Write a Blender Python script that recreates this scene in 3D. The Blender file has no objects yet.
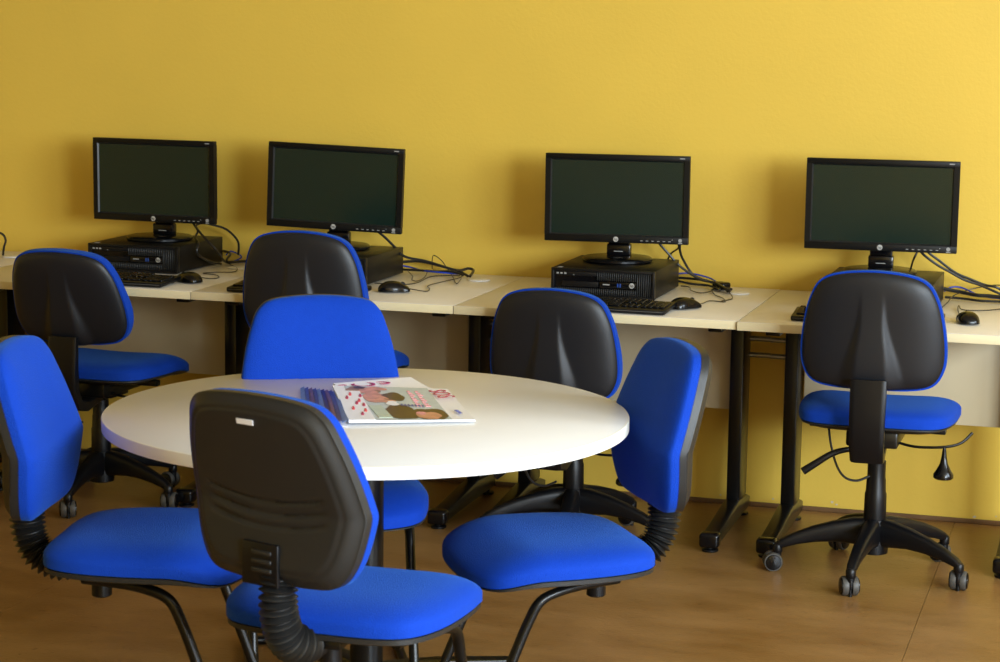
import bpy, bmesh, math, random
from mathutils import Vector, Matrix
random.seed(7)
SC = bpy.context.scene
COL = SC.collection
PI = math.pi

# ------------------------------------------------------------------ camera
cam_d = bpy.data.cameras.new('camera')
cam = bpy.data.objects.new('camera', cam_d); COL.objects.link(cam)
R_ = Vector((0.95680518, 0.29045522, 0.01263368)); U_ = Vector((-0.05508654, 0.13845318, 0.98883578)); F_ = Vector((-0.28546334, 0.94681914, -0.14847289))
cam.matrix_world = Matrix(((R_.x, U_.x, -F_.x, 0), (R_.y, U_.y, -F_.y, -6.9498), (R_.z, U_.z, -F_.z, 1.6415), (0, 0, 0, 1)))
cam_d.sensor_fit = 'HORIZONTAL'; cam_d.sensor_width = 23.6
cam_d.lens = 2103.0 / 1000 * 23.6
cam_d.dof.use_dof = True; cam_d.dof.focus_distance = 6.1; cam_d.dof.aperture_fstop = 5.6
cam_d.clip_start = 0.05
SC.camera = cam

# ------------------------------------------------------------------ light
SC.view_settings.view_transform = 'Standard'; SC.view_settings.look = 'None'
SC.view_settings.gamma = 1.0; SC.view_settings.exposure = 0.13
SC.view_settings.use_curve_mapping = False
world = bpy.data.worlds.new('daylight'); SC.world = world; world.use_nodes = True
world.node_tree.nodes['Background'].inputs[0].default_value = (0.55, 0.75, 1.0, 1)
world.node_tree.nodes['Background'].inputs[1].default_value = 1.0

def area(name, loc, target, sx, sy, power, color):
    l = bpy.data.lights.new(name, 'AREA'); l.shape = 'RECTANGLE'; l.size = sx; l.size_y = sy
    l.energy = power; l.color = color
    o = bpy.data.objects.new(name, l); COL.objects.link(o)
    o.location = loc
    o.rotation_euler = (Vector(target) - Vector(loc)).to_track_quat('-Z', 'Y').to_euler()
    return o
# daylight entering through the windows of the right-hand wall
for i, y in enumerate((-2.6, -4.9, -7.2)):
    area('window_daylight', (3.12, y, 1.85), (0.0, y + 0.5, 1.35), 1.7, 1.5, (115, 215, 350)[i], (0.78, 0.90, 1.0))

# ------------------------------------------------------------------ materials
def mat(name, col, rough=0.5, metal=0.0, spec=0.5, noise=0, nscale=8, bump=0, bscale=200, sheen=0, sheen_tint=None, emis=None, coat=0, mixcol=None, weave=False, stretch=None):
    m = bpy.data.materials.new(name); m.use_nodes = True
    nt = m.node_tree; b = nt.nodes['Principled BSDF']
    b.inputs['Base Color'].default_value = (*col, 1); b.inputs['Roughness'].default_value = rough
    b.inputs['Metallic'].default_value = metal; b.inputs['Specular IOR Level'].default_value = spec
    if sheen:
        b.inputs['Sheen Weight'].default_value = sheen; b.inputs['Sheen Roughness'].default_value = 0.4
        b.inputs['Sheen Tint'].default_value = (*(sheen_tint or (1, 1, 1)), 1)
    if coat: b.inputs['Coat Weight'].default_value = coat; b.inputs['Coat Roughness'].default_value = 0.2
    tc = nt.nodes.new('ShaderNodeTexCoord'); src = tc.outputs['Object']
    if stretch:
        mp = nt.nodes.new('ShaderNodeMapping'); mp.inputs['Scale'].default_value = stretch
        nt.links.new(src, mp.inputs['Vector']); src = mp.outputs['Vector']
    if noise:
        n = nt.nodes.new('ShaderNodeTexNoise'); n.inputs['Scale'].default_value = nscale; n.inputs['Detail'].default_value = 6
        nt.links.new(src, n.inputs['Vector'])
        r = nt.nodes.new('ShaderNodeValToRGB'); r.color_ramp.elements[0].position = 0.3; r.color_ramp.elements[1].position = 0.7
        c2 = mixcol or tuple(c * (1 - noise) for c in col)
        r.color_ramp.elements[0].color = (*c2, 1); r.color_ramp.elements[1].color = (*col, 1)
        nt.links.new(n.outputs['Fac'], r.inputs['Fac']); nt.links.new(r.outputs['Color'], b.inputs['Base Color'])
    if bump:
        n2 = nt.nodes.new('ShaderNodeTexVoronoi' if weave else 'ShaderNodeTexNoise'); n2.inputs['Scale'].default_value = bscale
        nt.links.new(tc.outputs['Object'], n2.inputs['Vector'])
        bp = nt.nodes.new('ShaderNodeBump'); bp.inputs['Strength'].default_value = bump; bp.inputs['Distance'].default_value = 0.002
        nt.links.new(n2.outputs[0], bp.inputs['Height']); nt.links.new(bp.outputs['Normal'], b.inputs['Normal'])
    return m
M = {}
M['wall'] = mat('yellow_wall_paint', (0.74, 0.50, 0.075), 0.42, noise=0.05, nscale=2.2, bump=0.25, bscale=70)
M['plain'] = mat('pale_plaster', (0.62, 0.56, 0.40), 0.8, noise=0.03, nscale=3)
M['ceil'] = mat('ceiling_paint', (0.60, 0.55, 0.42), 0.9, noise=0.03, nscale=3)
M['fabric'] = mat('blue_fabric', (0.003, 0.045, 0.42), 0.8, spec=0.15, bump=0.5, bscale=380, weave=True, sheen=0.22, sheen_tint=(0.15, 0.45, 1.0), noise=0.06, nscale=60)
M['shell'] = mat('black_plastic_shell', (0.018, 0.018, 0.0175), 0.42, spec=0.4, bump=0.15, bscale=900)
M['black'] = mat('black_plastic', (0.004, 0.004, 0.005), 0.36, spec=0.3, bump=0.08, bscale=900)
M['steel'] = mat('black_painted_steel', (0.004, 0.004, 0.004), 0.28, spec=0.35, noise=0.2, nscale=30)
M['gloss'] = mat('glossy_black_plastic', (0.003, 0.003, 0.004), 0.2, spec=0.35, noise=0.1, nscale=20)
M['rim'] = mat('grey_wheel_tread', (0.075, 0.07, 0.062), 0.5, noise=0.2, nscale=60)
M['chrome'] = mat('grey_metal', (0.35, 0.34, 0.32), 0.3, metal=0.9, noise=0.15, nscale=40)
M['lam'] = mat('cream_laminate', (0.74, 0.69, 0.60), 0.38, noise=0.03, nscale=14)
M['edge'] = mat('cream_edge_band', (0.72, 0.62, 0.38), 0.45, noise=0.03, nscale=14)
M['panel'] = mat('beige_panel', (0.56, 0.47, 0.30), 0.5, noise=0.04, nscale=10)
M['white'] = mat('white_laminate', (0.78, 0.78, 0.78), 0.33, noise=0.02, nscale=9)
M['wedge'] = mat('white_edge_band', (0.82, 0.80, 0.72), 0.4, noise=0.02, nscale=9)
M['screen'] = mat('dark_screen', (0.005, 0.016, 0.012), 0.25, spec=0.42, noise=0.1, nscale=4)  # green-black base colour stands in for the dark room reflected in the screen
M['bezel'] = mat('monitor_bezel', (0.004, 0.004, 0.004), 0.4, spec=0.22, noise=0.1, nscale=30)
M['lip'] = mat('satin_black_surround', (0.012, 0.013, 0.014), 0.30, spec=0.8, noise=0.1, nscale=30)
M['tshell'] = mat('black_chair_plastic', (0.009, 0.010, 0.013), 0.40, spec=0.4, bump=0.15, bscale=900)
M['bellow'] = mat('black_rubber', (0.010, 0.010, 0.010), 0.45, spec=0.5, noise=0.2, nscale=40)
M['silver'] = mat('silver_badge', (0.55, 0.55, 0.53), 0.35, metal=0.3, noise=0.05, nscale=60)
M['grey'] = mat('grey_print', (0.28, 0.28, 0.27), 0.5, noise=0.1, nscale=60)
M['usb'] = mat('blue_port', (0.01, 0.05, 0.25), 0.4, noise=0.1, nscale=60)
M['bluecable'] = mat('blue_cable', (0.01, 0.05, 0.45), 0.4, noise=0.1, nscale=40)
M['cable'] = mat('black_cable', (0.012, 0.012, 0.013), 0.3, noise=0.1, nscale=40)
M['paper'] = mat('white_paper', (0.85, 0.86, 0.90), 0.35, noise=0.03, nscale=20)
M['crimson'] = mat('crimson_ink', (0.45, 0.01, 0.08), 0.4, noise=0.05, nscale=20)
M['red'] = mat('red_ink', (0.75, 0.06, 0.07), 0.4, noise=0.05, nscale=20)
M['pink'] = mat('pink_ink', (0.85, 0.35, 0.38), 0.4, noise=0.35, nscale=60)
M['skin'] = mat('printed_skin_tone', (0.72, 0.33, 0.22), 0.35, noise=0.4, nscale=50)
M['brown'] = mat('printed_dark_brown', (0.06, 0.035, 0.02), 0.35, noise=0.3, nscale=40)
M['pgrey'] = mat('printed_pale_grey', (0.52, 0.60, 0.62), 0.35, noise=0.15, nscale=40)
M['sage'] = mat('printed_pale_green', (0.50, 0.60, 0.48), 0.35, noise=0.1, nscale=40)
M['violet'] = mat('printed_violet_blue', (0.10, 0.13, 0.40), 0.35, noise=0.3, nscale=50)
M['sky'] = mat('printed_light_blue', (0.25, 0.42, 0.85), 0.35, noise=0.2, nscale=50)
M['tan'] = mat('printed_tan', (0.34, 0.20, 0.10), 0.35, noise=0.4, nscale=60)
M['skirt'] = mat('brown_skirting', (0.17, 0.085, 0.03), 0.5, noise=0.3, nscale=12)
M['chip'] = mat('bare_plaster_chip', (0.62, 0.55, 0.40), 0.8, noise=0.2, nscale=60)
M['glass'] = mat('window_glass', (0.9, 0.95, 1.0), 0.02, noise=0.01, nscale=2)
M['glass'].node_tree.nodes['Principled BSDF'].inputs['Transmission Weight'].default_value = 1.0

def floor_mat():
    m = bpy.data.materials.new('brown_sheet_floor'); m.use_nodes = True
    nt = m.node_tree; b = nt.nodes['Principled BSDF']
    tc = nt.nodes.new('ShaderNodeTexCoord')
    mp = nt.nodes.new('ShaderNodeMapping'); mp.inputs['Scale'].default_value = (1.6, 3.2, 1)
    nt.links.new(tc.outputs['Object'], mp.inputs['Vector'])
    n = nt.nodes.new('ShaderNodeTexNoise'); n.inputs['Scale'].default_value = 1.6; n.inputs['Detail'].default_value = 8; n.inputs['Roughness'].default_value = 0.62
    nt.links.new(mp.outputs['Vector'], n.inputs['Vector'])
    r = nt.nodes.new('ShaderNodeValToRGB')
    r.color_ramp.elements[0].position = 0.3; r.color_ramp.elements[0].color = (0.215, 0.105, 0.026, 1)
    r.color_ramp.elements[1].position = 0.72; r.color_ramp.elements[1].color = (0.35, 0.192, 0.066, 1)
    nt.links.new(n.outputs['Fac'], r.inputs['Fac'])
    # fine dark scuffs
    n2 = nt.nodes.new('ShaderNodeTexNoise'); n2.inputs['Scale'].default_value = 22; n2.inputs['Detail'].default_value = 5; n2.inputs['Distortion'].default_value = 1.5
    nt.links.new(mp.outputs['Vector'], n2.inputs['Vector'])
    r2 = nt.nodes.new('ShaderNodeValToRGB'); r2.color_ramp.elements[0].position = 0.28; r2.color_ramp.elements[0].color = (0.55, 0.5, 0.45, 1)
    r2.color_ramp.elements[1].position = 0.36; r2.color_ramp.elements[1].color = (1, 1, 1, 1)
    nt.links.new(n2.outputs['Fac'], r2.inputs['Fac'])
    mx = nt.nodes.new('ShaderNodeMix'); mx.data_type = 'RGBA'; mx.blend_type = 'MULTIPLY'; mx.inputs[0].default_value = 1
    nt.links.new(r.outputs['Color'], mx.inputs[6]); nt.links.new(r2.outputs['Color'], mx.inputs[7])
    nt.links.new(mx.outputs[2], b.inputs['Base Color'])
    rr = nt.nodes.new('ShaderNodeMapRange'); rr.inputs[3].default_value = 0.24; rr.inputs[4].default_value = 0.42
    nt.links.new(n.outputs['Fac'], rr.inputs[0]); nt.links.new(rr.outputs[0], b.inputs['Roughness'])
    bp = nt.nodes.new('ShaderNodeBump'); bp.inputs['Strength'].default_value = 0.12; bp.inputs['Distance'].default_value = 0.01
    nt.links.new(n2.outputs['Fac'], bp.inputs['Height']); nt.links.new(bp.outputs['Normal'], b.inputs['Normal'])
    return m
M['floor'] = floor_mat()

# ------------------------------------------------------------------ mesh helpers
class MB:
    def __init__(s): s.bm = bmesh.new(); s.smooth = False
    def box(s, c, d, bev=0.0, seg=2, rot=None, taper=None):
        t = bmesh.new(); bmesh.ops.create_cube(t, size=1.0)
        for v in t.verts:
            v.co = Vector((v.co.x * d[0], v.co.y * d[1], v.co.z * d[2]))
            if taper and v.co.z > 0: v.co.x *= taper; v.co.y *= taper
        if bev: bmesh.ops.bevel(t, geom=t.edges[:], offset=bev, segments=seg, profile=0.5, affect='EDGES')
        if rot is not None: bmesh.ops.rotate(t, verts=t.verts, cent=(0, 0, 0), matrix=rot)
        bmesh.ops.translate(t, verts=t.verts, vec=c); s.merge(t); return s
    def merge(s, t):
        me = bpy.data.meshes.new('t'); t.to_mesh(me); t.free(); s.bm.from_mesh(me); bpy.data.meshes.remove(me)
    def raw(s, vs, fs):
        b = [s.bm.verts.new(v) for v in vs]
        for f in fs:
            try: s.bm.faces.new([b[i] for i in f])
            except ValueError: pass
        return s
    def lathe(s, prof, c=(0, 0, 0), n=32, axis='z', rot=None):
        vs = []; fs = []
        for (r, z) in prof:
            for k in range(n):
                a = 2 * PI * k / n
                p = (r * math.cos(a), r * math.sin(a), z)
                if axis == 'x': p = (p[2], p[0], p[1])
                if axis == 'y': p = (p[0], -p[2], p[1])
                p = Vector(p)
                if rot is not None: p = rot @ p
                vs.append(p + Vector(c))
        m = len(prof)
        for i in range(m - 1):
            for k in range(n): fs.append((i * n + k, i * n + (k + 1) % n, (i + 1) * n + (k + 1) % n, (i + 1) * n + k))
        fs.append(tuple(range(n - 1, -1, -1))); fs.append(tuple((m - 1) * n + k for k in range(n)))
        return s.raw(vs, fs)
    def tube(s, pts, r, n=10, sm=6, rfn=None, flat=None, up=None):
        P = [Vector(p) for p in pts]
        if sm > 1 and len(P) > 2: P = catmull(P, sm)
        vs = []; fs = []; prev = None; m = len(P)
        for i, p in enumerate(P):
            t = (P[min(i + 1, m - 1)] - P[max(i - 1, 0)]).normalized()
            if prev is None:
                a = Vector(up) if up else (Vector((0, 0, 1)) if abs(t.z) < 0.9 else Vector((1, 0, 0)))
            else: a = prev
            nrm = (a - t * a.dot(t)).normalized(); prev = nrm; bi = t.cross(nrm)
            rr = rfn(i / (m - 1)) if rfn else r
            fl = flat or 1.0
            for k in range(n):
                an = 2 * PI * k / n
                vs.append(p + nrm * (rr * math.cos(an)) + bi * (rr * fl * math.sin(an)))
        for i in range(m - 1):
            for k in range(n): fs.append((i * n + k, i * n + (k + 1) % n, (i + 1) * n + (k + 1) % n, (i + 1) * n + k))
        fs.append(tuple(range(n - 1, -1, -1))); fs.append(tuple((m - 1) * n + k for k in range(n)))
        return s.raw(vs, fs)
    def sweep(s, pts, widths, heights, up=(0, 0, 1), bev=0.25):
        # rounded-rectangle bar swept along pts
        P = [Vector(p) for p in pts]; m = len(P); vs = []; fs = []
        shp = []
        for sx, sy in ((1, 1), (-1, 1), (-1, -1), (1, -1)):
            q = [(1, 1 - bev), (1 - bev * .3, 1 - bev * .3), (1 - bev, 1)]
            if sx * sy < 0: q = q[::-1]
            shp += [(sx * a, sy * b) for a, b in q]
        n = len(shp)
        for i, p in enumerate(P):
            t = (P[min(i + 1, m - 1)] - P[max(i - 1, 0)]).normalized()
            u = Vector(up); nrm = (u - t * u.dot(t)).normalized(); bi = t.cross(nrm)
            for a, b in shp: vs.append(p + bi * (a * widths[i] / 2) + nrm * (b * heights[i] / 2))
        for i in range(m - 1):
            for k in range(n): fs.append((i * n + k, i * n + (k + 1) % n, (i + 1) * n + (k + 1) % n, (i + 1) * n + k))
        fs.append(tuple(range(n - 1, -1, -1))); fs.append(tuple((m - 1) * n + k for k in range(n)))
        return s.raw(vs, fs)
    def build(s, name, m, parent=None, loc=None, rz=0.0, smooth=True, angle=40):
        bmesh.ops.recalc_face_normals(s.bm, faces=s.bm.faces)
        me = bpy.data.meshes.new(name); s.bm.to_mesh(me); s.bm.free()
        me.materials.append(M[m])
        if smooth:
            me.polygons.foreach_set('use_smooth', [True] * len(me.polygons))
            me.set_sharp_from_angle(angle=math.radians(angle))
        o = bpy.data.objects.new(name, me); COL.objects.link(o)
        if parent: o.parent = parent
        if loc: o.location = loc
        o.rotation_euler.z = rz
        return o

def catmull(P, sm, closed=False):
    out = []; n = len(P)
    rng = range(n) if closed else range(n - 1)
    for i in rng:
        if closed: p0, p1, p2, p3 = P[i - 1], P[i], P[(i + 1) % n], P[(i + 2) % n]
        else: p0, p1, p2, p3 = P[max(i - 1, 0)], P[i], P[i + 1], P[min(i + 2, n - 1)]
        for k in range(sm):
            t = k / sm
            out.append(0.5 * ((2 * p1) + (-p0 + p2) * t + (2 * p0 - 5 * p1 + 4 * p2 - p3) * t * t + (-p0 + 3 * p1 - 3 * p2 + p3) * t ** 3))
    if not closed: out.append(P[-1])
    return out

def outline(half, N=128):
    """closed outline from right-half control points (u>=0) bottom to top, mirrored"""
    pts = [Vector((u, v)) for u, v in half] + [Vector((-u, v)) for u, v in reversed(half) if u > 1e-6]
    c = catmull(pts, 12, True)
    # resample by arclength
    L = [0]
    for i in range(len(c)): L.append(L[-1] + (c[(i + 1) % len(c)] - c[i]).length)
    out = []; j = 0
    for k in range(N):
        d = L[-1] * k / N
        while L[j + 1] < d: j += 1
        f = (d - L[j]) / max(L[j + 1] - L[j], 1e-9)
        out.append(c[j].lerp(c[(j + 1) % len(c)], f))
    return out

def pad(mb, ol, cen, top, bot, mapf, K=14, K2=None, pw=2.0):
    """closed cushion: top(r,u,v) >= bot(r,u,v) heights; mapf(u,v,w)->xyz"""
    N = len(ol); cen = Vector(cen); vs = []; fs = []
    def rr(i, K): return 1 - (1 - i / K) ** pw if False else math.sin((i / K) * PI / 2)
    def layer(fn, K, rev):
        base = len(vs)
        for i in range(1, K + 1):
            r = rr(i, K)
            for p in ol:
                q = cen + (p - cen) * r
                vs.append(mapf(q.x, q.y, fn(r, q.x, q.y)))
        ci = len(vs); vs.append(mapf(cen.x, cen.y, fn(0, cen.x, cen.y)))
        for k in range(N): fs.append((ci, base + k, base + (k + 1) % N))
        for i in range(K - 1):
            for k in range(N):
                a = base + i * N + k; b = base + i * N + (k + 1) % N
                fs.append((a, a + N, b + N, b))
        return base + (K - 1) * N
    a = layer(top, K, False); b = layer(bot, K2 or K, True)
    for k in range(N): fs.append((a + k, a + (k + 1) % N, b + (k + 1) % N, b + k))
    mb.raw(vs, fs)

def tag(o, label=None, cat=None, group=None, kind=None):
    if label: o['label'] = label
    if cat: o['category'] = cat
    if group: o['group'] = group
    if kind: o['kind'] = kind
    return o
def empty(name, loc, rz=0.0):
    o = bpy.data.objects.new(name, None); COL.objects.link(o); o.location = loc; o.rotation_euler.z = rz
    o.empty_display_size = 0.1
    return o
KIDS = {}
def copy_tree(o, parent=None):
    c = o.copy(); COL.objects.link(c)
    if parent: c.parent = parent
    for ch in [x for x in ALL if x.parent == o]: copy_tree(ch, c)
    return c
ALL = []
def snapshot():
    ALL.clear(); ALL.extend(COL.objects)
def text_mesh(name, s, size, m, parent, mat4, ext=0.0004):
    cu = bpy.data.curves.new(name, 'FONT'); cu.body = s; cu.size = size; cu.extrude = ext
    cu.align_x = 'CENTER'; cu.align_y = 'CENTER'; cu.resolution_u = 3
    t = bpy.data.objects.new('t', cu); COL.objects.link(t)
    me = bpy.data.meshes.new_from_object(t.evaluated_get(bpy.context.evaluated_depsgraph_get()))
    bpy.data.objects.remove(t); me.materials.clear(); me.materials.append(M[m])
    o = bpy.data.objects.new(name, me); COL.objects.link(o); o.parent = parent; o.matrix_local = mat4
    return o

# ------------------------------------------------------------------ room
X0, X1, Y1 = -8.0, 3.2, -9.5; H = 3.05
def struct(name, mb, m, parent=None, **k):
    o = mb.build(name, m, parent, smooth=False); 
    if not parent: tag(o, kind='structure')
    return o
fl = struct('floor', MB().box(((X0 + X1) / 2, Y1 / 2, -0.055), (X1 - X0 + 0.4, -Y1 + 0.4, 0.1)), 'skirt')
xs = [X0, -7.74, -5.33, -2.922, -0.512, 1.898, X1]
for i in range(len(xs) - 1):
    a, b = xs[i], xs[i + 1]
    o = MB().box(((a + b) / 2, Y1 / 2, -0.0025), (b - a - 0.0014, -Y1, 0.005)).build('floor_sheet', 'floor', fl, smooth=False)
struct('wall_back', MB().box(((X0 + X1) / 2, 0.1, H / 2), (X1 - X0 + 0.4, 0.2, H)), 'wall')
struct('wall_left', MB().box((X0 - 0.1, Y1 / 2, H / 2), (0.2, -Y1, H)), 'wall')
struct('wall_front', MB().box(((X0 + X1) / 2, Y1 - 0.1, H / 2), (X1 - X0 + 0.4, 0.2, H)), 'wall')
struct('ceiling', MB().box(((X0 + X1) / 2, Y1 / 2, H + 0.05), (X1 - X0 + 0.4, -Y1 + 0.4, 0.1)), 'ceil')
struct('baseboard_back', MB().box(((X0 + X1) / 2, -0.004, 0.008), (X1 - X0, 0.008, 0.016), 0.003), 'skirt')
# right wall with three window openings
wr = MB()
wy = [(-3.5, -1.7), (-5.8, -4.0), (-8.1, -6.3)]; z0, z1 = 1.05, 2.65
wr.box((X1 + 0.1, Y1 / 2, z0 / 2), (0.2, -Y1, z0)); wr.box((X1 + 0.1, Y1 / 2, (z1 + H) / 2), (0.2, -Y1, H - z1))
edges = [0.0, -1.7, -3.5, -4.0, -5.8, -6.3, -8.1, Y1]
for a, b in ((0, 1), (2, 3), (4, 5), (6, 7)):
    wr.box((X1 + 0.1, (edges[a] + edges[b]) / 2, (z0 + z1) / 2), (0.2, edges[a] - edges[b], z1 - z0))
struct('wall_right', wr, 'wall')
for i, (a, b) in enumerate(wy):
    w = MB(); c = (a + b) / 2; L = b - a
    for yy in (a + 0.03, b - 0.03, c): w.box((X1 + 0.1, yy, (z0 + z1) / 2), (0.06, 0.06, z1 - z0))
    for zz in (z0 + 0.03, z1 - 0.03, 2.1): w.box((X1 + 0.1, c, zz), (0.06, L, 0.06))
    struct('window_%d' % (i + 1), w, 'ceil')
# ceiling luminaire: unlit housing out of view, no light attached
t = empty('ceiling_lamp', (-2.2, -5.4, 3.05)); tag(t, 'long white fluorescent ceiling lamp over the room, unlit and out of view', 'lamp')
MB().box((0, 0, -0.05), (2.5, 0.55, 0.1), 0.01).build('housing', 'ceil', t)
# chipped plaster spots low on the wall
chip = MB()
for x, z, s in ((-0.92, 0.035, 0.011), (-0.905, 0.028, 0.008), (-1.30, 0.03, 0.006), (-1.12, 0.03, 0.007), (-0.45, 0.022, 0.01), (-0.38, 0.03, 0.006), (-1.05, 0.024, 0.006), (-2.1, 0.03, 0.008), (-2.35, 0.03, 0.006)):
    s *= 0.6; a = [(x + s * random.uniform(.6, 1.3) * math.cos(k * PI / 4), -0.0012, z + s * .7 * random.uniform(.6, 1.3) * math.sin(k * PI / 4)) for k in range(8)]
    chip.raw(a, [tuple(range(8))])
wc = chip.build('trim_1', 'chip', smooth=False); tag(wc, kind='structure')

# ------------------------------------------------------------------ desks
HD, DD, W = 0.7486, 0.80, 0.8911
def make_desk():
    t = empty('computer_desk', (0, 0, 0))          # origin: left end of the desk on the floor, at the wall
    th = 0.026; g = 0.0016
    x0, x1 = g, W - g
    d = MB().box(((x0 + x1) / 2, -DD / 2 - 0.004, HD - th / 2), (x1 - x0, DD - 0.010, th), 0.0015).build('desktop', 'lam', t)
    MB().box(((x0 + x1) / 2, -DD - 0.0005, HD - th / 2 - 0.0006), (x1 - x0, 0.003, th - 0.0012), 0.0008).build('edge_band', 'edge', d)
    tag(MB().lathe([(0.036, 0), (0.038, 0.001), (0.038, 0.003), (0.034, 0.0045)], (W - 0.115, -0.17, HD), 28).build('cable_grommet', 'white', t), 'round white cable grommet cover')
    MB().box((W / 2, -0.20, 0.545), (W - 0.24, 0.016, 0.352), 0.0015).build('modesty_panel', 'panel', t)
    for x in (0.088, W - 0.092):
        l = MB().box((x + 0.002, -0.232, 0.40), (0.045, 0.125, 0.640), 0.006).build('leg', 'steel', t)
        MB().sweep([(x, -0.665, 0.036), (x, -0.50, 0.044), (x, -0.30, 0.055), (x, -0.15, 0.05), (x, -0.11, 0.044)], [0.052] * 5, [0.036, 0.045, 0.062, 0.05, 0.036]).build('foot', 'steel', l)
        MB().box((x, -0.657, 0.038), (0.062, 0.05, 0.046), 0.010, 3).build('foot_cap', 'gloss', l)
        for gy in (-0.652, -0.13):
            MB().lathe([(0.022, 0.0), (0.026, 0.003), (0.026, 0.008), (0.012, 0.010), (0.012, 0.03)], (x, gy, 0), 20).build('levelling_glide', 'black', l)
        MB().box((x, -0.36, HD - th - 0.016), (0.045, 0.62, 0.030), 0.004).build('support_arm', 'steel', l)
    for z in (0.604, 0.550):
        MB().tube([(0.001, -0.178, z), (W - 0.001, -0.178, z)], 0.0085, 12, 1).build('cross_rail', 'chrome', t)
    return t
desk0 = make_desk()
desks = [(-4.6783, 'cream desk at the far left edge of the row, only its end in view'),
         (-3.787, 'cream computer desk holding the leftmost monitor of the row'),
         (-2.896, 'cream computer desk holding the second monitor from the left'),
         (-2.005, 'cream computer desk holding the third monitor from the left'),
         (-1.114, 'cream computer desk holding the rightmost monitor of the row')]
snapshot()
for i, (x, lab) in enumerate(desks):
    t = desk0 if i == 0 else copy_tree(desk0)
    t.location = (x, -0.004 - (0.012 if i == 4 else 0), 0)
    tag(t, lab, 'desk', 'cream computer desks along the yellow wall')

# ------------------------------------------------------------------ computers
def screen_quad(mb, w, h, y, z0): pass
def make_monitor():
    t = empty('computer_monitor', (0, 0, 0))        # origin: centre of the base disc
    w, h = 0.476, 0.288; zb = 0.066; zc = zb + h / 2; yf = -0.045
    f = MB(); bw = 0.0175; bb = 0.023
    f.box((0, yf + 0.012, zb + bb / 2), (w, 0.024, bb), 0.002); f.box((0, yf + 0.012, zb + h - bw / 2), (w, 0.024, bw), 0.002)
    for s in (-1, 1): f.box((s * (w / 2 - bw / 2), yf + 0.0122, zb + bb + (h - bb - bw) / 2), (bw, 0.0236, h - bb - bw + 0.002))
    f.build('bezel', 'bezel', t)
    MB().box((0, yf + 0.012, zc), (w - 0.02, 0.010, h - 0.02)).build('screen', 'screen', t, smooth=False)
    xi, zt, zl = w / 2 - bw, zb + h - bw, zb + bb; e = 0.004
    lp = MB()
    for A, B_, C_, D in (((-xi, zl), (-xi, zt), (-xi + e, zt - e), (-xi + e, zl + e)), ((xi, zl), (xi, zt), (xi - e, zt - e), (xi - e, zl + e)), ((-xi, zt), (xi, zt), (xi - e, zt - e), (-xi + e, zt - e)), ((-xi, zl), (xi, zl), (xi - e, zl + e), (-xi + e, zl + e))):
        vs = [(A[0], yf + 0.0004, A[1]), (B_[0], yf + 0.0004, B_[1]), (C_[0], yf + 0.0062, C_[1]), (D[0], yf + 0.0062, D[1])]
        lp.raw(vs + [(v[0], yf + 0.0075, v[2]) for v in vs], [(0, 1, 2, 3), (7, 6, 5, 4), (0, 4, 5, 1), (1, 5, 6, 2), (2, 6, 7, 3), (3, 7, 4, 0)])
    lp.build('screen_surround', 'lip', t, smooth=False)
    MB().box((0, yf + 0.036, zc), (w - 0.02, 0.030, h - 0.02), 0.008, 3).box((0, yf + 0.055, zc), (w * .6, 0.02, h * .62), 0.008, 3).build('back_casing', 'bezel', t)
    MB().box((0, 0.040, 0.085), (0.072, 0.022, 0.16), 0.004).box((0, 0.036, 0.035), (0.080, 0.034, 0.04), 0.006).box((0, 0.025, 0.20), (0.11, 0.012, 0.11), 0.003).build('neck', 'gloss', t)
    MB().box((0.0, 0.0186, 0.030), (0.03, 0.0008, 0.0025)).build('neck_print', 'grey', t, smooth=False)
    MB().lathe([(0.112, 0.0), (0.116, 0.003), (0.116, 0.010), (0.110, 0.0145), (0.06, 0.0165), (0.0, 0.017)], (0, 0, 0), 56).build('base', 'gloss', t)
    bd = MB().lathe([(0.0085, 0), (0.0085, 0.0012)], (0, yf - 0.0002, zb + bb / 2), 24, 'y').build('brand_badge', 'silver', t)
    tag(bd, 'round silver badge')
    rm = Matrix.Translation((0, yf - 0.0018, zb + bb / 2)) @ Matrix.Rotation(PI / 2, 4, 'X') @ Matrix.Shear('XZ', 4, (0.0, 0.0))
    text_mesh('badge_lettering', 'hp', 0.013, 'bezel', bd, rm)
    b = MB()
    for k in range(6): b.box((0.085 + k * 0.0185, yf - 0.0004, zb + 0.009), (0.008, 0.001, 0.0022))
    b.build('button_row', 'grey', t, smooth=False)
    MB().box((w / 2 - 0.025, yf - 0.0003, zb + h - 0.008), (0.017, 0.0008, 0.0035)).build('model_print', 'grey', t, smooth=False)
    lg = MB(); 
    lg.lathe([(0.0062, 0), (0.0062, 0.0006)], (w / 2 - 0.026, yf - 0.0001, zb + 0.0135), 20, 'y')
    lg.box((w / 2 - 0.026, yf - 0.0003, zb + 0.0045), (0.014, 0.0006, 0.003)).build('energy_sticker', 'grey', t, smooth=False)
    tag(MB().box((w / 2 - 0.052, yf - 0.0004, zb + 0.015), (0.0025, 0.001, 0.0015)).build('power_light', 'silver', t, smooth=False), None)
    return t
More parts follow.
